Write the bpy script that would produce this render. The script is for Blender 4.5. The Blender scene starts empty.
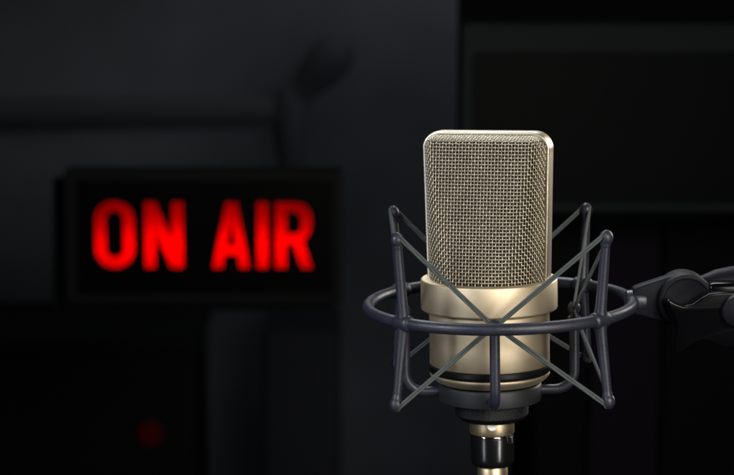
import bpy, bmesh, math, random
from mathutils import Vector, Matrix
random.seed(7)
S = 0.001                      # everything below is written in millimetres
sc = bpy.context.scene
C = bpy.context.scene.collection
PI = math.pi
sin, cos, sqrt = math.sin, math.cos, math.sqrt

# ------------------------------------------------------------------ camera frame
PITCH = math.radians(7.8)
CAM = Vector((-60.5, -887.6, 151.7))
FPX = 1980.0
def at(px, py, Y):
    """point on the vertical plane y=Y seen at photo position (px,py)"""
    d = Vector((px - 367.0, 0, 0)) + Vector((0, cos(PITCH), -sin(PITCH))) * FPX + Vector((0, sin(PITCH), cos(PITCH))) * (237.5 - py)
    t = (Y - CAM.y) / d.y
    return CAM + d * t

# ------------------------------------------------------------------ mesh helpers (mm)
class MB:
    def __init__(s): s.v = []; s.f = []
    def add(s, v, f):
        o = len(s.v); s.v += [tuple(p) for p in v]; s.f += [tuple(i + o for i in q) for q in f]; return s
    def tube(s, pts, r, n=12, closed=False, caps=True, flat=1.0):
        pts = [Vector(p) for p in pts]; N = len(pts)
        rr = r if isinstance(r, (list, tuple)) else [r] * N
        def tan(i):
            if closed: return (pts[(i + 1) % N] - pts[i - 1]).normalized()
            return (pts[min(i + 1, N - 1)] - pts[max(i - 1, 0)]).normalized()
        t = tan(0); up = Vector((0, 0, 1)) if abs(t.z) < .9 else Vector((0, 1, 0))
        u = (up - t * up.dot(t)).normalized(); v = []; f = []
        for i in range(N):
            t = tan(i); u = (u - t * u.dot(t)).normalized(); w = t.cross(u)
            for k in range(n):
                a = 2 * PI * k / n
                v.append(pts[i] + (u * cos(a) + w * sin(a) * flat) * rr[i])
        for i in range(N if closed else N - 1):
            j = (i + 1) % N
            for k in range(n):
                l = (k + 1) % n
                f.append((i * n + k, j * n + k, j * n + l, i * n + l))
        if caps and not closed:
            f.append(tuple(range(n))); f.append(tuple((N - 1) * n + k for k in reversed(range(n))))
        return s.add(v, f)
    def lathe(s, prof, n=96, M=None, disp=None):
        """prof: (r,z) list; r=0 ends close. M places the axis"""
        v = []; f = []; rings = []
        for (r, z) in prof:
            if r <= 1e-6:
                rings.append([len(v)]); v.append(Vector((0, 0, z)))
            else:
                ring = []
                for k in range(n):
                    a = 2 * PI * k / n; q = r + (disp(a, z, r) if disp else 0)
                    ring.append(len(v)); v.append(Vector((q * cos(a), q * sin(a), z)))
                rings.append(ring)
        for a, b in zip(rings, rings[1:]):
            for k in range(n):
                l = (k + 1) % n
                if len(a) == 1 and len(b) == 1: continue
                if len(a) == 1: f.append((a[0], b[k], b[l]))
                elif len(b) == 1: f.append((a[k], b[0], a[l]))
                else: f.append((a[k], b[k], b[l], a[l]))
        if M: v = [M @ p for p in v]
        return s.add(v, f)
    def box(s, c, d, M=None):
        v = [Vector((c[0] + x * d[0] / 2, c[1] + y * d[1] / 2, c[2] + z * d[2] / 2)) for x in (-1, 1) for y in (-1, 1) for z in (-1, 1)]
        if M: v = [M @ p for p in v]
        return s.add(v, [(0, 1, 3, 2), (4, 6, 7, 5), (0, 4, 5, 1), (2, 3, 7, 6), (0, 2, 6, 4), (1, 5, 7, 3)])
    def build(s, name, mat, parent=None, smooth=40, bevel=0, bseg=3, off=None):
        me = bpy.data.meshes.new(name)
        o3 = Vector(off) if off is not None else Vector((0, 0, 0))
        me.from_pydata([tuple((Vector(p) - o3) * S) for p in s.v], [], s.f)
        bm = bmesh.new(); bm.from_mesh(me)
        bmesh.ops.recalc_face_normals(bm, faces=bm.faces)
        if bevel:
            es = [e for e in bm.edges if len(e.link_faces) == 2 and e.calc_face_angle() > math.radians(35)]
            bmesh.ops.bevel(bm, geom=es, offset=bevel * S, segments=bseg, profile=.5, affect='EDGES', clamp_overlap=True)
        for fc in bm.faces: fc.smooth = bool(smooth)
        if smooth:
            for e in bm.edges:
                if len(e.link_faces) == 2 and e.calc_face_angle() > math.radians(smooth): e.smooth = False
        bm.to_mesh(me); bm.free()
        me.materials.append(mat)
        o = bpy.data.objects.new(name, me); C.objects.link(o)
        if parent: o.parent = parent
        return o

def tag(o, label=None, cat=None, group=None, kind=None):
    if label: o['label'] = label
    if cat: o['category'] = cat
    if group: o['group'] = group
    if kind: o['kind'] = kind
    return o
def thing(name, label, cat, loc=(0, 0, 0), rot=(0, 0, 0), group=None):
    o = bpy.data.objects.new(name, None); C.objects.link(o)
    o.empty_display_size = .02
    o.location = Vector(loc) * S; o.rotation_euler = rot
    return tag(o, label, cat, group)

# ------------------------------------------------------------------ materials
def mat(name, col, rough=.5, metal=0., bump=0., bscale=400., vary=0., vscale=60., spec=.5, rvar=0., coat=0., col2=None):
    m = bpy.data.materials.new(name); m.use_nodes = True
    nt = m.node_tree; N = nt.nodes; L = nt.links; b = N['Principled BSDF']
    b.inputs['Base Color'].default_value = (*col, 1); b.inputs['Roughness'].default_value = rough
    b.inputs['Metallic'].default_value = metal; b.inputs['Specular IOR Level'].default_value = spec
    if coat: b.inputs['Coat Weight'].default_value = coat; b.inputs['Coat Roughness'].default_value = .12
    tc = N.new('ShaderNodeTexCoord')
    def noise(sc_, det=4):
        n = N.new('ShaderNodeTexNoise'); n.inputs['Scale'].default_value = sc_; n.inputs['Detail'].default_value = det
        L.new(tc.outputs['Object'], n.inputs['Vector']); return n
    if bump:
        n = noise(bscale); bp = N.new('ShaderNodeBump'); bp.inputs['Strength'].default_value = bump
        bp.inputs['Distance'].default_value = .0003
        L.new(n.outputs['Fac'], bp.inputs['Height']); L.new(bp.outputs['Normal'], b.inputs['Normal'])
    if vary:
        n = noise(vscale); mr = N.new('ShaderNodeMapRange')
        mr.inputs[1].default_value = .3; mr.inputs[2].default_value = .7
        L.new(n.outputs['Fac'], mr.inputs[0])
        mx = N.new('ShaderNodeMix'); mx.data_type = 'RGBA'
        mx.inputs[6].default_value = (*[c * (1 - vary) for c in col], 1) if col2 is None else (*col2, 1)
        mx.inputs[7].default_value = (*[min(1, c * (1 + vary)) for c in col], 1)
        L.new(mr.outputs[0], mx.inputs[0]); L.new(mx.outputs[2], b.inputs['Base Color'])
    if rvar:
        n = noise(vscale * 1.7, 6); mr = N.new('ShaderNodeMapRange')
        mr.inputs[1].default_value = .3; mr.inputs[2].default_value = .7
        mr.inputs[3].default_value = rough - rvar; mr.inputs[4].default_value = rough + rvar
        L.new(n.outputs['Fac'], mr.inputs[0]); L.new(mr.outputs[0], b.inputs['Roughness'])
    return m
def emis(name, col, st):
    m = bpy.data.materials.new(name); m.use_nodes = True; b = m.node_tree.nodes['Principled BSDF']
    b.inputs['Base Color'].default_value = (0.02, .02, .02, 1)
    b.inputs['Emission Color'].default_value = (*col, 1); b.inputs['Emission Strength'].default_value = st
    return m

M_GOLD = mat('satin_champagne_nickel', (.60, .50, .35), .53, 1, bump=.25, bscale=4200, vary=.03, vscale=50, rvar=.02)
M_FRAME = mat('satin_nickel_rim', (.60, .53, .41), .37, 1, bump=.15, bscale=2600)
M_WIRE = mat('nickel_wire', (.375, .335, .255), .46, 1, vary=.12, vscale=260)
M_LINER = mat('inner_gauze', (.045, .033, .020), .6, .6, vary=.5, vscale=120)
M_RUB = mat('black_rubber', (.003, .003, .0033), .4, 0, spec=.2)
M_SHOCK = mat('satin_slate_paint', (.0155, .0165, .026), .40, 0, bump=.35, bscale=1500, vary=.15, vscale=70, rvar=.07, spec=.38)
M_BRK = mat('darker_slate', (.003, .003, .0055), .55, 0, bump=.3, bscale=1500, vary=.15, vscale=70, spec=.12)  # darker tone of the slate, for bracket and boom
M_CUP = mat('satin_grey_cup', (.012, .013, .0155), .5, 0, spec=.35, bump=.3, bscale=1800, vary=.12, vscale=90)
M_KNURL = mat('black_knurled_metal', (.004, .004, .005), .4, 0, spec=.22)
M_BLACK = mat('gloss_black_plastic', (.004, .004, .0045), .22, 0, spec=.6)
M_KNOB = mat('black_knob_plastic', (.0015, .0015, .002), .18, 0, spec=.12)
M_CHROME = mat('chrome', (.65, .62, .56), .12, 1)
M_BRASS = mat('worn_brass', (.50, .41, .26), .42, 1, bump=.1, bscale=3000, vary=.08, vscale=160, rvar=.03)
M_WHITE = mat('white_paint_dot', (.75, .75, .72), .5)
M_CABLE = mat('black_cable', (.01, .01, .011), .5)
def cord_material():
    m = mat('braided_cord', (.085, .10, .092), .62, 0, spec=.3)
    nt = m.node_tree; N = nt.nodes; L = nt.links; b = N['Principled BSDF']
    tc = N.new('ShaderNodeTexCoord'); w = N.new('ShaderNodeTexWave'); w.bands_direction = 'DIAGONAL'
    w.inputs['Scale'].default_value = 700; w.inputs['Distortion'].default_value = 2; w.inputs['Detail Scale'].default_value = 5
    L.new(tc.outputs['Object'], w.inputs['Vector'])
    bp = N.new('ShaderNodeBump'); bp.inputs['Strength'].default_value = .5; bp.inputs['Distance'].default_value = .0002
    L.new(w.outputs['Fac'], bp.inputs['Height']); L.new(bp.outputs['Normal'], b.inputs['Normal'])
    mx = N.new('ShaderNodeMix'); mx.data_type = 'RGBA'
    mx.inputs[6].default_value = (.026, .031, .030, 1); mx.inputs[7].default_value = (.066, .080, .074, 1)
    L.new(w.outputs['Fac'], mx.inputs[0]); L.new(mx.outputs[2], b.inputs['Base Color'])
    return m
M_CORD = cord_material()

# ------------------------------------------------------------------ placing the two suspended things
ROLL = math.radians(-1.0)
AX = -5.0                                   # microphone axis, mm left of the ring centre
RY = Matrix.Rotation(ROLL, 3, 'Y')
MIC_YAW = math.radians(-18)               # the head is turned a little to the viewer's left
def mount_thing(name, label, cat, base):    # base in mount space
    return thing(name, label, cat, RY @ Vector(base), (0, ROLL, 0))

# =================================================================== MICROPHONE
mic_base = (AX, 0, -36)
mic = mount_thing('condenser_microphone', 'champagne studio condenser microphone with a woven wire head hanging in the spider mount', 'microphone', mic_base)
OFFM = (0, 0, -36)                           # mic parts are written about their own axis
def mp(mb, name, m, parent=None, **k): return mb.build(name, m, parent or mic, off=OFFM, **k)

mp(MB().lathe([(25.5, 9.5), (26.6, 12.0), (29.9, 12.0), (30.5, 11.85), (30.85, 11.5), (31, 11), (31, 5), (31, -1.2), (30.8, -1.8), (30.4, -2.1), (27.0, -2.3), (26.6, -2.0)], 160), 'collar', M_GOLD)
body = mp(MB().lathe([(26.5, -1.5), (27.0, -2.9), (27.3, -3.2), (27.3, -10), (27.3, -18), (27.3, -26.9), (27.0, -27.3), (26.3, -27.4), (26.3, -30.9), (27.0, -31.0), (27.35, -31.3),
      (27.4, -31.8), (27.1, -32.5), (26.2, -33.6), (24.8, -34.8), (23.2, -35.6), (21.6, -36.0), (0, -36)], 160), 'body', M_GOLD)
mp(MB().lathe([(26.4, -27.5), (27.45, -27.6), (27.75, -27.9), (27.8, -29.2), (27.75, -30.4), (27.45, -30.8), (26.4, -30.85)], 160), 'rubber_band', M_RUB)
# threaded neck ring and socket collar under the mount
mp(MB().lathe([(9.0, -36), (9.6, -50.5), (10.0, -50.8), (10.25, -51.2), (10.25, -59.0), (10.0, -59.5), (8.5, -59.6), (0, -59.6)], 96, Matrix.Translation((.8, 0, -.6))), 'connector_neck', M_BRASS)
# index dot
dm = MB()
ang = math.radians(-93)
for_n = 20
ctr = Vector((cos(ang) * 10.3, sin(ang) * 10.3, -54.6)) + Vector((.8, 0, 0))
tx = Vector((-sin(ang), cos(ang), 0)); vv = []
for k in range(for_n):
    a = 2 * PI * k / for_n; p = ctr + tx * 2.3 * cos(a) + Vector((0, 0, 2.3 * sin(a)))
    d = Vector((p.x - .8, p.y, 0)).normalized(); vv.append(Vector((d.x * 10.36 + .8, d.y * 10.36, p.z)))
dm.add(vv + [Vector((v.x, v.y + .5, v.z)) for v in vv], [tuple(range(for_n))] + [(k, (k + 1) % for_n, for_n + (k + 1) % for_n, for_n + k) for k in range(for_n)])
mp(dm, 'index_dot', M_WHITE)

# ---- head: wedge shaped basket (a cylinder cut by two sloping faces), woven of real wires
Z0, Z1 = 11.6, 77.0
HF = 3.8
def Rf(z): return 27.9 + 1.5 * (z - 12) / 67           # outer half width of the rim
def Rm(z): return Rf(z) - 1.5
RC = 6.6
def inside(x, z):
    """distance inside the rounded outline of the gauze"""
    R = Rm(z); T = Z1; x = abs(x)
    cx, cz = R - RC, T - RC
    if x > cx and z > cz: return RC - math.hypot(x - cx, z - cz)
    return min(R - x, T - z)
def fdepth(x, z):
    R = Rm(z); e = inside(x, z)
    if e <= 0: return 0.
    cyl = sqrt(max(R * R - x * x, 1e-6))
    t = (z - Z0) / (Z1 - Z0)
    pl = 25.6 - 10.5 * t
    a = 12.
    if e < a: top = 28. * sqrt(max(1e-6, 1 - (1 - e / a) ** 2))
    else: top = 60.
    p = 11.
    return (cyl ** -p + pl ** -p + top ** -p) ** (-1 / p)
def nrm(x, z):
    h = .15
    fx = (fdepth(x + h, z) - fdepth(x - h, z)) / (2 * h); fz = (fdepth(x, z + h) - fdepth(x, z - h)) / (2 * h)
    return Vector((-fx, -1, -fz)).normalized()
PT = 1.50; SUB = 4; WR = .29; AMP = .23
# meridian table
zs = []; acc = 0; z = Z0; dz = .01; nxt = 0; lastf = fdepth(0, z)
while z < Z1 - .02:
    if acc >= nxt: zs.append(z); nxt += PT / SUB
    z += dz; f_ = fdepth(0, z); acc += math.hypot(dz, f_ - lastf); lastf = f_
    if f_ < HF: break
nz = len(zs)
def rowtable(z):
    xs = []; acc = 0; x = 0; dx = .02; nxt = 0; lf = fdepth(0, z)
    while True:
        if acc >= nxt: xs.append(x); nxt += PT / SUB
        x += dx; f_ = fdepth(x, z)
        if f_ < HF * .6 or inside(x, z) <= .05: break
        acc += math.hypot(dx, f_ - lf); lf = f_
    return xs
rows = [rowtable(z) for z in zs]
# irregularity of a hand-formed gauze
def jit(i, j): return .03 * sin(i * .37 + 1.3 * sin(j * .21)) + .02 * sin(j * .53 + i * .11)
def gauze(sign):
    mb = MB()
    def P(iu, jv, off):
        x = rows[jv][abs(iu)] * (1 if iu >= 0 else -1); z = zs[jv]
        n = nrm(x, z); p = Vector((x + jit(iu, jv), -fdepth(x, z), z + jit(jv + 40, iu))) + n * off
        return Vector((p.x, p.y * sign, p.z))
    maxu = max(len(r) for r in rows)
    for ku in range(-(maxu // SUB), maxu // SUB + 1):
        iu = ku * SUB; run = []
        for jv in range(nz):
            if abs(iu) < len(rows[jv]): run.append(P(iu, jv, AMP * cos(PI * (jv / SUB + ku))))
        if len(run) > 3: mb.tube(run, WR, 6, caps=False)
    for kv in range(1, (nz - 1) // SUB + 1):
        jv = kv * SUB; m_ = len(rows[jv]) - 1
        run = [P(iu, jv, -AMP * cos(PI * (iu / SUB + kv))) for iu in range(-m_, m_ + 1)]
        if len(run) > 3: mb.tube(run, WR, 6, caps=False)
    return mb
def liner(sign, inset):
    mb = MB(); NX, NZ = 60, 70; v = []; f = []
    for j in range(NZ + 1):
        z = Z0 - 1 + (Z1 - Z0 - .6) * j / NZ
        R = Rm(z) - .1
        if z > Z1 - RC: R = Rm(z) - RC + sqrt(max(0, RC ** 2 - (z - Z1 + RC) ** 2)) - .1
        for i in range(NX + 1):
            x = R * sin(PI / 2 * (2 * i / NX - 1))
            v.append((x, -max(fdepth(x, z) - inset, 0.0) * sign, z))
    for j in range(NZ):
        for i in range(NX):
            a = j * (NX + 1) + i; f.append((a, a + 1, a + NX + 2, a + NX + 1))
    return mb.add(v, f)
RZ = Matrix.Rotation(MIC_YAW, 4, 'Z')
heads = []
for sgn in (1, -1):
    g = mp(gauze(sgn), 'wire_mesh', M_WIRE, smooth=80); g.rotation_euler = (0, 0, MIC_YAW)
    l = mp(liner(sgn, 1.6), 'inner_mesh', M_LINER); l.rotation_euler = (0, 0, MIC_YAW)
# rim: rounded band up one side, over the top, down the other
def rim():
    pts = []
    R = 8.0; T = 78.5
    for i in range(30):
        z = 10.5 + (T - R - 10.5) * i / 29; pts.append((-Rf(z), z))
    for i in range(1, 13):
        a = PI - PI / 2 * i / 12; pts.append((-Rf(T) + R + R * cos(a), T - R + R * sin(a)))
    for i in range(1, 20): 
        x = (-Rf(T) + R) * (1 - 2 * i / 20); pts.append((x, T))
    right = [(-x, z) for x, z in reversed(pts[:42])]
    pts += right
    N = len(pts); sec = []
    hw, ht, rr = 4.6, .95, .7       # half depth, half thickness, edge radius
    for (cx, cy, a0) in ((hw - rr, ht - rr, 0), (-hw + rr, ht - rr, 90), (-hw + rr, -ht + rr, 180), (hw - rr, -ht + rr, 270)):
        for k in range(5):
            a = math.radians(a0 + 22.5 * k); sec.append((cx + rr * cos(a), cy + rr * sin(a)))
    ns = len(sec); v = []; f = []
    for i, (x, z) in enumerate(pts):
        p0 = Vector(pts[max(i - 1, 0)]); p1 = Vector(pts[min(i + 1, N - 1)]); t = (p1 - p0).normalized()
        n = Vector((-t.y, t.x))
        for (d, h) in sec:
            q = Vector((x, z)) + n * (h - .9); v.append((q.x, d, q.y))
    for i in range(N - 1):
        for k in range(ns):
            l = (k + 1) % ns; f.append((i * ns + k, (i + 1) * ns + k, (i + 1) * ns + l, i * ns + l))
    f.append(tuple(range(ns))); f.append(tuple((N - 1) * ns + k for k in reversed(range(ns))))
    return MB().add(v, f)
r_ = mp(rim(), 'head_rim', M_FRAME, smooth=50); r_.rotation_euler = (0, 0, MIC_YAW)

# =================================================================== PLUG AND CABLE
plug_base = (AX + .9, 0, -76.6)
plug = mount_thing('cable_plug', 'glossy black cable plug with a brass tail pushed into the microphone from below', 'cable plug', plug_base)
OFFP = (0, 0, -76)
MB().lathe([(0, -59.7), (8.8, -59.7), (9.2, -60.0), (9.95, -60.6), (10.05, -61.2), (10.0, -70.8), (9.8, -72.6), (9.2, -74.0), (8.3, -74.6), (0, -74.6)], 96).build('shell', M_BLACK, plug, off=OFFP)
MB().lathe([(9.0, -59.72), (9.75, -59.8), (9.85, -60.1), (9.75, -60.5), (9.0, -60.6)], 96).build('chrome_ring', M_CHROME, plug, off=OFFP)
lk = MB(); lk.box((7.6, -6.6, -61.6), (3.0, 2.6, 4.4)); lk.build('latch', M_BLACK, plug, off=OFFP, bevel=.6)
MB().lathe([(0, -74.5), (6.7, -74.5), (6.95, -74.9), (6.95, -86), (6.6, -88), (4.0, -98), (0, -98)], 80).build('brass_tail', M_BRASS, plug, off=OFFP)
cp = []
for i in range(60):
    t = i / 59; cp.append((12 * sin(t * 3), 60 * t * t * 3, -96 - 620 * t))
MB().tube(cp, 3.1, 14).build('cable', M_CABLE, plug, off=OFFP)

# =================================================================== SHOCK MOUNT
sm = mount_thing('spider_shock_mount', 'slate grey spider shock mount with ring, posts and elastic cords around the microphone', 'shock mount', (0, 0, 0))
RING, TR = 60.0, 2.65
TO = Matrix.Translation((0, 0, -.2)) @ Matrix.Rotation(math.radians(-.5), 4, 'Y') @ Matrix.Rotation(math.radians(.9), 4, 'X')   # the hoop hangs a touch lower at the front than the cradle
def pol(r, deg, z, cx=0): a = math.radians(deg); return Vector((cx + r * cos(a), r * sin(a), z))
rg = MB(); rg.tube([pol(RING, k * 360 / 160, 0) for k in range(160)], TR, 20, closed=True)
rg.v = [tuple(TO @ Vector(p)) for p in rg.v]; ringo = rg.build('ring', M_SHOCK, sm)
POSTS = (222, 312, 45.5, 138)
ZT, ZB = 35.6, -35.2
RT = (62.6, 64.0, 63.6, 63.6); ZTP = (36.8, 36.4, 35.5, 37.0)
RB = (65.6, 64.4, 63.2, 63.2)
def tip(mb, base, direc, tang, r=3.0, gap=.95, ln=1.15):
    """slotted ball: two half eggs either side of a slot that lies along tang"""
    d = Vector(direc).normalized(); t = (Vector(tang) - d * d.dot(Vector(tang))).normalized(); n = d.cross(t)
    c = Vector(base)
    for sg in (-1, 1):
        v = []; f = []; NU, NV = 14, 12
        for i in range(NV + 1):
            th = PI * i / NV
            for k in range(NU + 1):
                ph = PI * k / NU
                h = r * sin(th) * sin(ph)
                p = c + d * (r * ln * cos(th)) + t * (r * sin(th) * cos(ph)) + n * sg * max(gap, h)
                v.append(p)
        for i in range(NV):
            for k in range(NU):
                a = i * (NU + 1) + k; f.append((a, a + 1, a + NU + 2, a + NU + 1))
        for i in range(NV):     # slot wall
            f.append((i * (NU + 1) + NU, i * (NU + 1), (i + 1) * (NU + 1), (i + 1) * (NU + 1) + NU))
        mb.add(v, f)
    # root of the ball, below the slot
    mb.tube([c - d * r * 1.5, c - d * r * .9, c - d * r * .15], [1.9, 2.3, 2.2], 16)
tips_t = []; tips_b = []
for dg in POSTS:
    rad = pol(1, dg, 0); tang = pol(1, dg + 90, 0)
    pm = MB()
    top = pol(RT[POSTS.index(dg)], dg, ZTP[POSTS.index(dg)]); bot = pol(RB[POSTS.index(dg)], dg, ZB); mid = pol(RING, dg, 0)
    for end in (top, bot):
        d = (end - mid).normalized(); L_ = (end - mid).length
        pm.tube([mid + d * 1.5, mid + d * 3.4, mid + d * 5.5, mid + d * (L_ * .5), mid + d * (L_ - 3.2)], [3.0, 2.75, 2.45, 2.25, 1.95], 18)
        tip(pm, end, d, tang)
    pm.v = [tuple(TO @ Vector(p)) for p in pm.v]; pm.build('post', M_SHOCK, sm, smooth=45)
    # swelling where the post crosses the ring
    cm = MB(); a0 = math.radians(dg); n_ = 15; half = 4.6 / RING
    pts = []; rr = []
    for k in range(n_):
        u = -1 + 2 * k / (n_ - 1); pts.append(pol(RING, dg + math.degrees(half * u), 0)); rr.append(TR + .05 + 1.05 * max(0, 1 - u ** 4) ** .5)
    cm.tube(pts, rr, 22); cm.v = [tuple(TO @ Vector(p)) for p in cm.v]; cm.build('post_collar', M_SHOCK, sm)
    tips_t.append((TO @ top, (top - mid).normalized())); tips_b.append((TO @ bot, (bot - mid).normalized()))

# inner cradle: cup and four upright arms
cr = MB().lathe([(20.5, -37.2), (21.2, -36.6), (22.8, -36.4), (23.3, -36.8), (23.5, -37.4), (23.5, -43.4), (23.3, -44.1), (22.6, -44.5), (10.5, -44.6), (10.4, -43), (20, -42.6), (20.4, -42)], 128, Matrix.Translation((AX, 0, 0))).build('cradle_cup', M_CUP, sm)
MB().lathe([(20.3, -42.4), (20.6, -37.5), (19.5, -36.1), (15, -36.05)], 96, Matrix.Translation((AX, 0, 0))).build('cup_lining', M_RUB, sm)
RA = 38.6; ZA = -2.9; ARMS = (270, 0, 90, 180)
hooks = []
for dg in ARMS:
    am = MB(); B = 9.0; zb = -40.3
    pts = [pol(21, dg, zb, AX), pol(RA - B, dg, zb, AX)]
    for k in range(1, 9):
        a = PI / 2 * k / 8; pts.append(pol(RA - B + B * sin(a), dg, zb + B - B * cos(a), AX))
    pts += [pol(RA, dg, -18, AX), pol(RA, dg, ZA - 3, AX)]
    am.tube(pts, [2.3] * len(pts), 18)
    tip(am, pol(RA, dg, ZA - (1.1 if dg == 270 else 0), AX), (0, 0, 1), pol(1, dg + 90, 0), r=2.9, gap=1.0)
    # lower jaw
    if dg != 270: am.tube([pol(RA, dg, ZA - 5.5, AX) + pol(1, dg, 0) * s_ for s_ in (-2.9, -2.2, 2.2, 2.9)], [1.6, 2.2, 2.2, 1.6], 14)
    am.build('cradle_arm', M_SHOCK, sm, smooth=45)
    hooks.append(pol(RA, dg, ZA, AX))
# knurled ring
def knurl(a, z, r):
    if r < 16.2 or z < -51.1 or z > -45.4: return 0
    return .42 * abs(sin(a * 48 + z * 2.6)) * abs(sin(a * 48 - z * 2.6))
kp = [(12, -44.55), (16.2, -44.8), (16.4, -45.3)] + [(16.4, -45.5 - 5.5 * k / 26) for k in range(27)] + [(16.1, -51.7), (15.0, -53.0), (13.6, -53.6), (9.7, -53.6)]
MB().lathe(kp, 432, Matrix.Translation((AX + .8, 0, 0)), knurl).build('knurled_nut', M_KNURL, sm, smooth=60)

# elastic cords: one above, one below the ring, zigzag between post tips and cradle arms
def cord_path(tips, up, hz):
    pts = []
    order = [3, 0, 1, 2]      # hooks between posts: 225->(270)->315->(0)->45->(90)->135->(180)->225
    hk = {0: hooks[0], 1: hooks[1], 2: hooks[2], 3: hooks[3]}
    for i in range(4):
        t, d = tips[i]; tg = pol(1, POSTS[i] + 90, 0)
        a = math.radians(POSTS[i])
        # over the tip, seated in the slot
        prev = hk[(i - 1) % 4]; nx = hk[i]
        wrap = []
        for k in range(5):
            ph = PI * (k / 4); wrap.append(t + d * (1.1 + 1.5 * sin(ph)) - tg * (1.9 * cos(ph)))
        pts += wrap
        h = nx.copy(); tgh = pol(1, ARMS[i] + 90, 0)
        for k in range(3):
            u = k - 1
            pts.append(Vector((h.x, h.y, h.z + hz)) + tgh * (u * 1.7) - Vector((0, 0, up * .7 * (1 - abs(u)))))
    return pts
def dens(pts, n=8):
    out = []; N = len(pts)
    for i in range(N):
        a, b = pts[i], pts[(i + 1) % N]; L_ = (b - a).length; m_ = max(2, int(L_ / 1.2)) if L_ > 6 else 2
        for k in range(m_): out.append(a.lerp(b, k / m_))
    return out
for tps, up, hz in ((tips_t, 1, .3), (tips_b, -1, -1.8)):
    p = dens(cord_path(tps, up, hz)); N = len(p); mb = MB()
    # cloth covered elastic, slightly flattened, with a spiral braid relief
    q = [Vector(x) for x in p]; off = []; t = (q[1] - q[-1]).normalized(); u = (Vector((0, 0, 1)) - t * t.z).normalized()
    for i in range(N):
        t = (q[(i + 1) % N] - q[i - 1]).normalized(); u = (u - t * u.dot(t)).normalized(); off.append(u.copy())
    for sg in (-1, 1): mb.tube([a + b * .5 * sg for a, b in zip(q, off)], .6, 10, closed=True)
    mb.build('elastic_cord', M_CORD, sm, smooth=60)

# swivel bracket on the right of the ring
bk = MB()
bk.tube([(56.8, 0, 0), (57.6, 0, 0), (63.5, 0, .2), (66.0, 0, .4)], [3.6, 4.9, 5.2, 4.6], 28)
bk.build('ring_boss', M_SHOCK, sm, smooth=35)
def prism(poly, y0, y1):
    n = len(poly); v = [(x, y0, z) for x, z in poly] + [(x, y1, z) for x, z in poly]
    return MB().add(v, [tuple(range(n)), tuple(range(2 * n - 1, n - 1, -1))] + [(k, k + n, (k + 1) % n + n, (k + 1) % n) for k in range(n)])
arm = [(60, 6.2), (64, 7.6), (80, 12.6), (86, 12.8), (92, 10), (94, 2), (92, -6), (86, -10.6), (78, -11), (64, -6.6), (60, -5.4)]
prism(arm, -4.2, 4.2).build('bracket_arm', M_BRK, sm, bevel=1.1)
MY = Matrix.Translation((83.5, 0, .6)) @ Matrix.Rotation(PI / 2, 4, 'X')
MB().lathe([(0, -8), (11.5, -8), (12.6, -7), (12.6, 7.2), (12.2, 8.2), (11.4, 8.6), (10.6, 8.5), (10.2, 7.8), (9.6, 7.6), (0, 7.6)], 96, MY).build('swivel_disc', M_BRK, sm, smooth=35)

# =================================================================== BOOM ARM END WITH WING KNOB
boom = mount_thing('boom_arm', 'dark grey boom arm with a black wing knob holding the mount at the right edge', 'boom arm', (107, 0, 0))
OFFB = (107, 0, 0)
pth = [(84, 1, 4.5), (88, 2, 5.5), (93, 3, 6.2), (99, 4, 6.9), (106, 5, 7.1), (116, 6, 7.2), (150, 10, 8), (400, 60, 16), (900, 190, 30)]
MB().tube(pth, [3.6, 3.8, 4.6, 6.2, 7.2, 7.6, 7.6, 7.6, 7.6], 28).build('tube', M_BRK, boom, off=OFFB)
out = [(666, 288.5), (669.5, 287), (675, 291), (683, 294), (692, 292.5), (701, 286.5), (709, 282), (722, 281)]
low = [(722, 337), (712, 331), (703, 329), (694, 331), (686, 337), (680, 341.5), (675.5, 341), (674, 337), (676.5, 326), (676.8, 313), (673, 301), (667.5, 293)]
cxp = 737.0
leftp = low + out                          # goes up the left side
rightp = [(2 * cxp - x, y) for x, y in reversed(out)] + [(2 * cxp - x, y) for x, y in reversed(low)]
poly = [((x - 500) / 2.25 - 1.0, (303 - y) / 2.23 - 3.6 + .0) for x, y in leftp + rightp]
prism(poly, -19, -11.5).build('wing_knob', M_KNOB, boom, off=OFFB, bevel=1.6, bseg=4)
MK = Matrix.Translation((104.2, -11, -2)) @ Matrix.Rotation(PI / 2, 4, 'X')
MB().lathe([(0, -14), (7, -14), (7.5, -10), (7.5, 9), (6.8, 11), (5, 12), (0, 12.3)], 64, MK).build('knob_boss', M_BRK, boom, off=OFFB)
# clamp block tying the knob to the tube
MB().box((104, -2, -1), (22, 16, 20)).build('clamp_block', M_KNOB, boom, off=OFFB, bevel=2.5)

# =================================================================== ON AIR SIGN (a real light box)
YS = 1250.0
SC = at(203.5, 237, YS); sx = (at(342, 237, YS).x - at(65, 237, YS).x) / 277.0
sz = (at(203.5, 170, YS).z - at(203.5, 304, YS).z) / 134.0
sign = thing('on_air_sign', 'black light box sign with glowing red ON AIR letters fixed to the glass', 'lit sign', (SC.x, YS, SC.z - 67 * sz))
OFFS = (SC.x, YS, SC.z - 67 * sz)
def spx(px, py): return (SC.x + (px - 203.5) * sx, SC.z - (py - 237) * sz)
def arc(cx, cy, r, a0, a1, n=10, ry=None):
    ry = ry or r
    return [(cx + r * cos(math.radians(a0 + (a1 - a0) * k / n)), cy - ry * sin(math.radians(a0 + (a1 - a0) * k / n))) for k in range(n + 1)]
def stadium(x0, x1, y0, y1, r):
    return arc(x1 - r, y0 + r, r, 0, 90) + arc(x0 + r, y0 + r, r, 90, 180) + arc(x0 + r, y1 - r, r, 180, 270) + arc(x1 - r, y1 - r, r, 270, 360)
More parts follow.
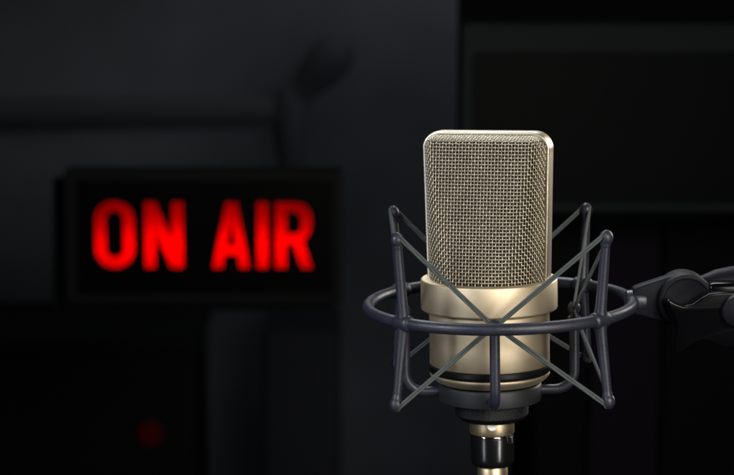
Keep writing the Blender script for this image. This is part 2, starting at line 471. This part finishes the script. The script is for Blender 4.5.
LET = {
 'O': [stadium(92.4, 135.6, 199.8, 270.8, 21), stadium(106.8, 121.4, 213.5, 256.6, 7.2)],
 'N': [[(142.3, 200.8), (157, 200.8), (169.8, 235), (169.8, 200.8), (184.8, 200.8), (184.8, 270.8), (168.8, 270.8), (156.3, 238), (156.3, 270.8), (142.3, 270.8)]],
 'A': [[(224.2, 201.2), (238.6, 201.2), (251.2, 271), (237.4, 271), (235.2, 257.5), (225.9, 257.5), (223.8, 271), (209.4, 271)], [(230.9, 230), (228, 244.8), (234, 244.8)]],
 'I': [[(254.9, 201.2), (269.7, 201.2), (269.7, 271), (254.9, 271)]],
 'R': [[(273.3, 201.2), (294, 201.2)] + arc(296, 219.2, 17.5, 90, 0, 10, 18) + [(313.3, 226), (312, 233)] + [(309.5, 238), (305.2, 242.5), (314.6, 271), (299.8, 271), (291.6, 247), (287.9, 247), (287.9, 271), (273.3, 271)],
       [(287.9, 214.5), (293.5, 214.5)] + arc(294.2, 219.8, 5, 90, 0, 6) + arc(294.2, 228, 5, 0, -90, 6) + [(287.9, 233)]],
}
def fill(contours, y, thick, name, m, parent):
    cu = bpy.data.curves.new(name + '_outline', 'CURVE'); cu.dimensions = '2D'; cu.fill_mode = 'BOTH'; cu.extrude = thick * S / 2
    for ct in contours:
        sp = cu.splines.new('POLY'); sp.points.add(len(ct) - 1); sp.use_cyclic_u = True
        for p, (a, b) in zip(sp.points, ct): p.co = ((a - OFFS[0]) * S, (b - OFFS[2]) * S, 0, 1)
    tmp = bpy.data.objects.new(name, cu); me = bpy.data.meshes.new_from_object(tmp)
    bpy.data.objects.remove(tmp); bpy.data.curves.remove(cu)
    for v in me.vertices: v.co = Vector((v.co.x, (y - YS) * S + v.co.z, v.co.y))
    me.materials.clear(); me.materials.append(m); me.update()
    bm = bmesh.new(); bm.from_mesh(me); bmesh.ops.remove_doubles(bm, verts=bm.verts, dist=1e-6); bmesh.ops.recalc_face_normals(bm, faces=bm.faces); bm.to_mesh(me); bm.free()
    o = bpy.data.objects.new(name, me); C.objects.link(o); o.parent = parent; return o
def inset(ct, d):
    n = len(ct); A = sum(ct[i][0] * ct[(i + 1) % n][1] - ct[(i + 1) % n][0] * ct[i][1] for i in range(n)); sg = 1 if A > 0 else -1
    ct = [p for i, p in enumerate(ct) if math.dist(p, ct[i - 1]) > 1e-3]; n = len(ct); o = []
    for i in range(n):
        a, b, c = Vector(ct[i - 1]), Vector(ct[i]), Vector(ct[(i + 1) % n])
        e, g = (b - a).normalized(), (c - b).normalized()
        n1, n2 = Vector((-e.y, e.x)) * sg, Vector((-g.y, g.x)) * sg
        m = (n1 + n2).normalized(); k = d / max(.45, m.dot(n1)); o.append((b.x + m.x * k, b.y + m.y * k))
    return o
LET = {k: [inset(c, 1.9 if i == 0 else -1.5) for i, c in enumerate(v)] for k, v in LET.items()}   # the lens blur spreads the strokes
def conv(ct): return [spx(a, b) for a, b in ct]
def lettermat():
    m = bpy.data.materials.new('red_acrylic'); m.use_nodes = True; nt = m.node_tree; N = nt.nodes; L = nt.links
    N.remove(N['Principled BSDF']); o = N['Material Output']
    t = N.new('ShaderNodeBsdfTranslucent'); t.inputs[0].default_value = (.85, .0004, .0003, 1)
    g = N.new('ShaderNodeBsdfGlossy'); g.inputs['Roughness'].default_value = .06; g.inputs['Color'].default_value = (.012, .012, .012, 1)
    a = N.new('ShaderNodeAddShader'); L.new(t.outputs[0], a.inputs[0]); L.new(g.outputs[0], a.inputs[1]); L.new(a.outputs[0], o.inputs['Surface'])
    return m
M_RED = lettermat()
M_FACE = mat('black_sign_face', (.0012, .0008, .0008), .3, 0, spec=.1)
M_CASE = mat('black_sign_case', (.009, .0085, .009), .5, 0, spec=.08, bump=.2, bscale=300)
M_REFL = mat('sign_reflection_dark', (.0028, .0035, .004), .5, spec=.1)  # dark colour for the sign's reflection
rect = lambda a, b, c, d: conv([(a, b), (c, b), (c, d), (a, d)])
fill([rect(76, 181, 332, 294)] + [conv(c) for k in LET for c in LET[k]], YS + 6, 1.2, 'face', M_FACE, sign)
for k in LET: fill([conv(c) for c in LET[k]], YS + 6.2, .0, 'letter', M_RED, sign)
fill([rect(65, 170, 342, 304), rect(76, 181, 332, 294)], YS + 5, 10, 'front_frame', M_CASE, sign)
x0, z0 = spx(66, 303); x1, z1 = spx(341, 171)
cs = MB(); D0, D1 = YS + 10.2, YS + 44
cs.box(((x0 + x1) / 2, (D0 + D1) / 2, z1 - 1.5), (x1 - x0, D1 - D0, 3)); cs.box(((x0 + x1) / 2, (D0 + D1) / 2, z0 + 1.5), (x1 - x0, D1 - D0, 3))
cs.box((x0 + 1.5, (D0 + D1) / 2, (z0 + z1) / 2), (3, D1 - D0, z1 - z0 - 6.2)); cs.box((x1 - 1.5, (D0 + D1) / 2, (z0 + z1) / 2), (3, D1 - D0, z1 - z0 - 6.2))
cs.box(((x0 + x1) / 2, D1 + 1.2, (z0 + z1) / 2), (x1 - x0, 2, z1 - z0))
cs.build('case', M_CASE, sign, smooth=0, off=OFFS)
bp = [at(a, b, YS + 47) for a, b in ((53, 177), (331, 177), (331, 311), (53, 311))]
fill([[(v.x, v.z) for v in bp]], YS + 48.4, 3, 'reflection_sheet', M_REFL, sign)  # dark sheet shaped as the sign's double image in the glass
# lamp tube inside the box
lx0, lz0 = spx(88, 248); lx1, _ = spx(322, 248)
tb = MB(); tb.tube([(lx0 + (lx1 - lx0) * k / 12, YS + 31, lz0) for k in range(13)], 5, 16)
tb.build('lamp_tube', emis('lamp_tube_glow', (1, .3, .2), 8), sign, off=OFFS)

# =================================================================== BACKGROUND
YG = 1300.0
def wall_mat(name, col, v=.5, sc_=1.6):
    return mat(name, col, .8, 0, bump=.1, bscale=60, vary=v, vscale=sc_)
def panel(name, m, x, y, z, parent=None, bevel=0, **k):
    b = MB(); b.box(((x[0] + x[1]) / 2, (y[0] + y[1]) / 2, (z[0] + z[1]) / 2), (x[1] - x[0], y[1] - y[0], z[1] - z[0]))
    return b.build(name, m, parent, smooth=0, bevel=bevel, **k)
def glass_mat():
    m = bpy.data.materials.new('window_glass'); m.use_nodes = True; nt = m.node_tree; N = nt.nodes; L = nt.links
    N.remove(N['Principled BSDF']); o = N['Material Output']
    t = N.new('ShaderNodeBsdfTransparent'); t.inputs[0].default_value = (.93, .95, .95, 1)
    g = N.new('ShaderNodeBsdfGlossy'); g.inputs['Roughness'].default_value = .02
    lw = N.new('ShaderNodeFresnel'); lw.inputs[0].default_value = 1.12
    mx = N.new('ShaderNodeMixShader'); L.new(lw.outputs[0], mx.inputs[0]); L.new(t.outputs[0], mx.inputs[1]); L.new(g.outputs[0], mx.inputs[2]); L.new(mx.outputs[0], o.inputs['Surface'])
    return m
YW = 3300.0
wl = panel('back_wall', wall_mat('dark_wall_paint', (.060, .066, .070)), (-2600, 2600), (YW, YW + 80), (-1500, 1600)); tag(wl, kind='structure')
gl = panel('window_glass', glass_mat(), (-1500, at(459, 100, YG).x - 2), (YG, YG + 5), (-900, 900)); tag(gl, kind='structure')
tag(gl, 'large dark studio window pane behind the sign'); 
flr = panel('floor', mat('dark_floor', (.02, .02, .022), .6), (-2600, 2600), (-1500, YW), (-1540, -1500)); tag(flr, kind='structure')

# right: wide dark screen housing with a lighter bezel
YM = 1240.0
def xx(px, Y=YM): return at(px, 237, Y).x
def zz(py, Y=YM): return at(367, py, Y).z
scr = thing('wall_screen', 'large dark screen with a thin greyish rounded bezel behind the microphone', 'screen', (xx(640), YM + 60, zz(214)))
OFC = (xx(640), YM + 60, zz(214))
def rrect(x0, x1, z0, z1, r, n=8):
    o = []
    for cx, cz, a0 in ((x1 - r, z1 - r, 0), (x0 + r, z1 - r, 90), (x0 + r, z0 + r, 180), (x1 - r, z0 + r, 270)):
        for k in range(n + 1):
            a = math.radians(a0 + 90 * k / n); o.append((cx + r * cos(a), cz + r * sin(a)))
    return o
M_BEZ = mat('grey_bezel', (.026, .033, .036), .6, 0, spec=.1)
M_SCR = mat('dark_screen', (.0036, .0046, .0052), .5, spec=.08)
M_TOP = mat('dark_housing', (.0038, .0042, .0046), .7, spec=.05)
panel('housing', M_TOP, (xx(459), xx(900)), (YM + 14, YM + 60), (zz(216), zz(-60)), scr, off=OFC)
def fill2(contours, y, thick, name, m, parent, off):
    global OFFS, YS
    o_, y_ = OFFS, YS; OFFS, YS = off, off[1]
    r = fill(contours, y, thick, name, m, parent); OFFS, YS = o_, y_; return r
fill2([rrect(xx(462), xx(880), zz(211), zz(24), 3), rrect(xx(470), xx(872), zz(205), zz(52), 9)], YM + 8, 12, 'bezel', M_BEZ, scr, OFC)
fill2([rrect(xx(469.4), xx(872.6), zz(205.4), zz(51.6), 9)], YM + 12, 2, 'display', M_SCR, scr, OFC)

# dark cabinet below the screen, with doors
YC = 1500.0
cab = thing('equipment_cabinet', 'tall black equipment cabinet with plain doors under the large dark screen', 'cabinet', (at(640, 300, YC).x, YC + 200, -1500))
OCB = (at(640, 300, YC).x, YC + 200, -1500)
M_CAB = mat('black_cabinet', (.0055, .0055, .0065), .6, spec=.1)
M_CAB2 = mat('plum_black_door', (.012, .008, .017), .6, spec=.12)
panel('carcass', M_CAB, (at(534, 300, YC).x, at(860, 300, YC).x), (YC + 22, YC + 400), (-1500, at(640, 219, YC).z), cab, off=OCB)
for a, b, m_ in ((536, 588, M_CAB), (591, 661, M_CAB2), (664, 760, M_CAB), (763, 858, M_CAB)):
    panel('door', m_, (at(a, 300, YC).x, at(b, 300, YC).x), (YC, YC + 20), (-1480, at(640, 222, YC).z), cab, bevel=2, off=OCB)

# far room: boom microphone silhouette, chair-high speaker and desk, small red lamp
YB = 2950.0
M_DK = mat('matt_black', (.0055, .0058, .006), .8, spec=.1)
M_SPK = mat('charcoal_cloth', (.013, .014, .016), .85, spec=.1)
M_DA = mat('soft_grey_tube', (.048, .051, .053), .8, spec=.1)
M_DG = mat('matt_charcoal', (.042, .045, .048), .8, spec=.1)
p1 = at(345, 42, YB); p2 = at(283, 112, YB); p3 = at(291, 150, YB); p4 = at(291, 900, YB)
fs = thing('studio_microphone', 'blurred black microphone on a stand far behind the window above the sign', 'microphone on stand', (p4.x, YB, p4.z))
OF = (p4.x, YB, p4.z)
MB().tube([p2.lerp(p1, k / 10) for k in range(11)], [20, 22, 24, 26, 30, 36, 40, 42, 42, 38, 24], 20).build('barrel', M_DG, fs, off=OF)
MB().tube([at(289, 88, YB), at(290, 105, YB), p3, at(291, 175, YB)], [20, 36, 30, 20], 20).build('yoke', M_DG, fs, off=OF)
MB().tube([at(291, 150, YB), p4], 15, 14).build('stand_pole', M_DG, fs, off=OF)
MB().tube([p2, at(250, 112, YB), at(-60, 116, YB)], [24, 30, 34], 14).build('side_arm', M_DA, fs, off=OF)
MB().lathe([(0, 25), (30, 25), (160, 10), (165, 0), (0, 0)], 40, Matrix.Translation(p4)).build('foot', M_DG, fs, off=OF)

YD = 2700.0
def low(name, label, cat, x0p, x1p, topp, dep, Y, m):
    a = at(x0p, topp, Y); b = at(x1p, topp, Y)
    t = thing(name, label, cat, ((a.x + b.x) / 2, Y + dep / 2, -1500)); off = ((a.x + b.x) / 2, Y + dep / 2, -1500)
    return t, a.x, b.x, a.z, off
t, xa, xb, zt, off = low('sideboard', 'black low sideboard in the dark corner under the sign', 'sideboard', -160, 190, 352, 400, YD, M_DK)
panel('body', M_DK, (xa, xb), (YD, YD + 400), (-1500, zt), t, bevel=10, off=off)
panel('top_board', M_DK, (xa - 12, xb + 12), (YD - 12, YD + 412), (zt + .5, zt + 24), t, bevel=4, off=off)
led = at(150, 434, YD - 10)
lm = MB(); lm.tube([led + Vector((0, 8, 0)), led + Vector((0, -3, 0)), led + Vector((0, -8, 0))], [22, 22, 15], 20)
lamp_m = emis('red_power_lamp', (1, .03, .03), .012); lamp_m.node_tree.nodes['Principled BSDF'].inputs['Base Color'].default_value = (.006, .001, .001, 1); lamp_m.node_tree.nodes['Principled BSDF'].inputs['Specular IOR Level'].default_value = 0
lm.build('power_lamp', lamp_m, t, off=off)
t, xa, xb, zt, off = low('floor_speaker', 'tall dark floor speaker standing far behind, below the right end of the sign', 'speaker', 262, 338, 330, 300, YD, M_DK)
panel('cabinet', M_SPK, (xa, xb), (YD, YD + 300), (-1500, zt), t, bevel=12, off=off)
for zz_, rr_ in ((zt - 90, 26), (zt - 420, 42)):
    MB().lathe([(0, 2), (rr_ * .35, 3), (rr_ * .9, 1), (rr_, 2.5), (rr_ * 1.08, 2), (rr_ * 1.08, 0)], 48, Matrix.Translation(((xa + xb) / 2, YD - 1, zz_)) @ Matrix.Rotation(PI / 2, 4, 'X')).build('driver', M_SPK, t, off=off)

# =================================================================== LIGHTS
def area(name, loc, target, size, power, col, sy=None, spread=180):
    l = bpy.data.lights.new(name, 'AREA'); l.energy = power; l.color = col; l.size = size * S; l.spread = math.radians(spread)
    if sy: l.shape = 'RECTANGLE'; l.size_y = sy * S
    o = bpy.data.objects.new(name, l); C.objects.link(o); o.location = Vector(loc) * S
    d = (Vector(target) - Vector(loc)).normalized(); o.rotation_euler = d.to_track_quat('-Z', 'Y').to_euler(); return o
area('key_softbox', (360, -860, 300), (0, 0, 10), 460, 1.8, (1, .95, .87), 420, 70)
area('fill_softbox', (-760, -560, 420), (0, 0, 10), 300, 1.1, (.86, .90, 1), 420, 60)
area('top_softbox', (-30, 420, 560), (0, 0, 20), 420, 1.2, (.93, .97, 1), 300, 90)
area('low_highlight_fill', (470, -690, -190), (0, 0, -40), 90, .20, (1, .97, .92), 300, 60)  # unseen light added to put a vertical highlight on the plug
area('low_highlight_fill_cool', (-620, -560, -210), (0, 0, -40), 60, .08, (.9, .95, 1), 300, 60)  # cool counterpart on the left, likewise added for highlights
area('rim_softbox', (620, 560, 260), (0, 0, 20), 220, .5, (1, .95, .86), 420, 60)
area('far_room_lamp', (-220, 2650, 1050), (-180, 3300, 300), 400, 2.7, (.88, .95, 1), 300)
area('far_violet_fill', (420, 2600, 420), (40, 3300, 60), 250, 1.15, (.93, .84, 1), 250)  # unseen light added for the violet patch on the back wall
area('low_far_lamp', (60, 2200, -700), (-60, 3300, -120), 400, .9, (.92, .86, 1), 300)

w = bpy.data.worlds.new('World'); sc.world = w; w.use_nodes = True
w.node_tree.nodes['Background'].inputs[0].default_value = (.55, .6, .75, 1); w.node_tree.nodes['Background'].inputs[1].default_value = .0055

# =================================================================== CAMERA
cd = bpy.data.cameras.new('camera'); co = bpy.data.objects.new('camera', cd); C.objects.link(co); sc.camera = co
co.location = CAM * S; co.rotation_euler = (PI / 2 - PITCH, 0, 0)
cd.sensor_width = 36; cd.lens = 36 * FPX / 734; cd.clip_start = .01; cd.clip_end = 50
cd.dof.use_dof = True; cd.dof.focus_distance = .868; cd.dof.aperture_fstop = 13.5
cd.dof.aperture_blades = 0

sc.view_settings.view_transform = 'Standard'; sc.view_settings.look = 'None'; sc.view_settings.exposure = 0; sc.view_settings.gamma = 1
sc.render.engine = 'CYCLES'
sc.cycles.use_denoising = True
try: sc.cycles.denoiser = 'OPENIMAGEDENOISE'
except Exception: pass
sc.cycles.max_bounces = 8
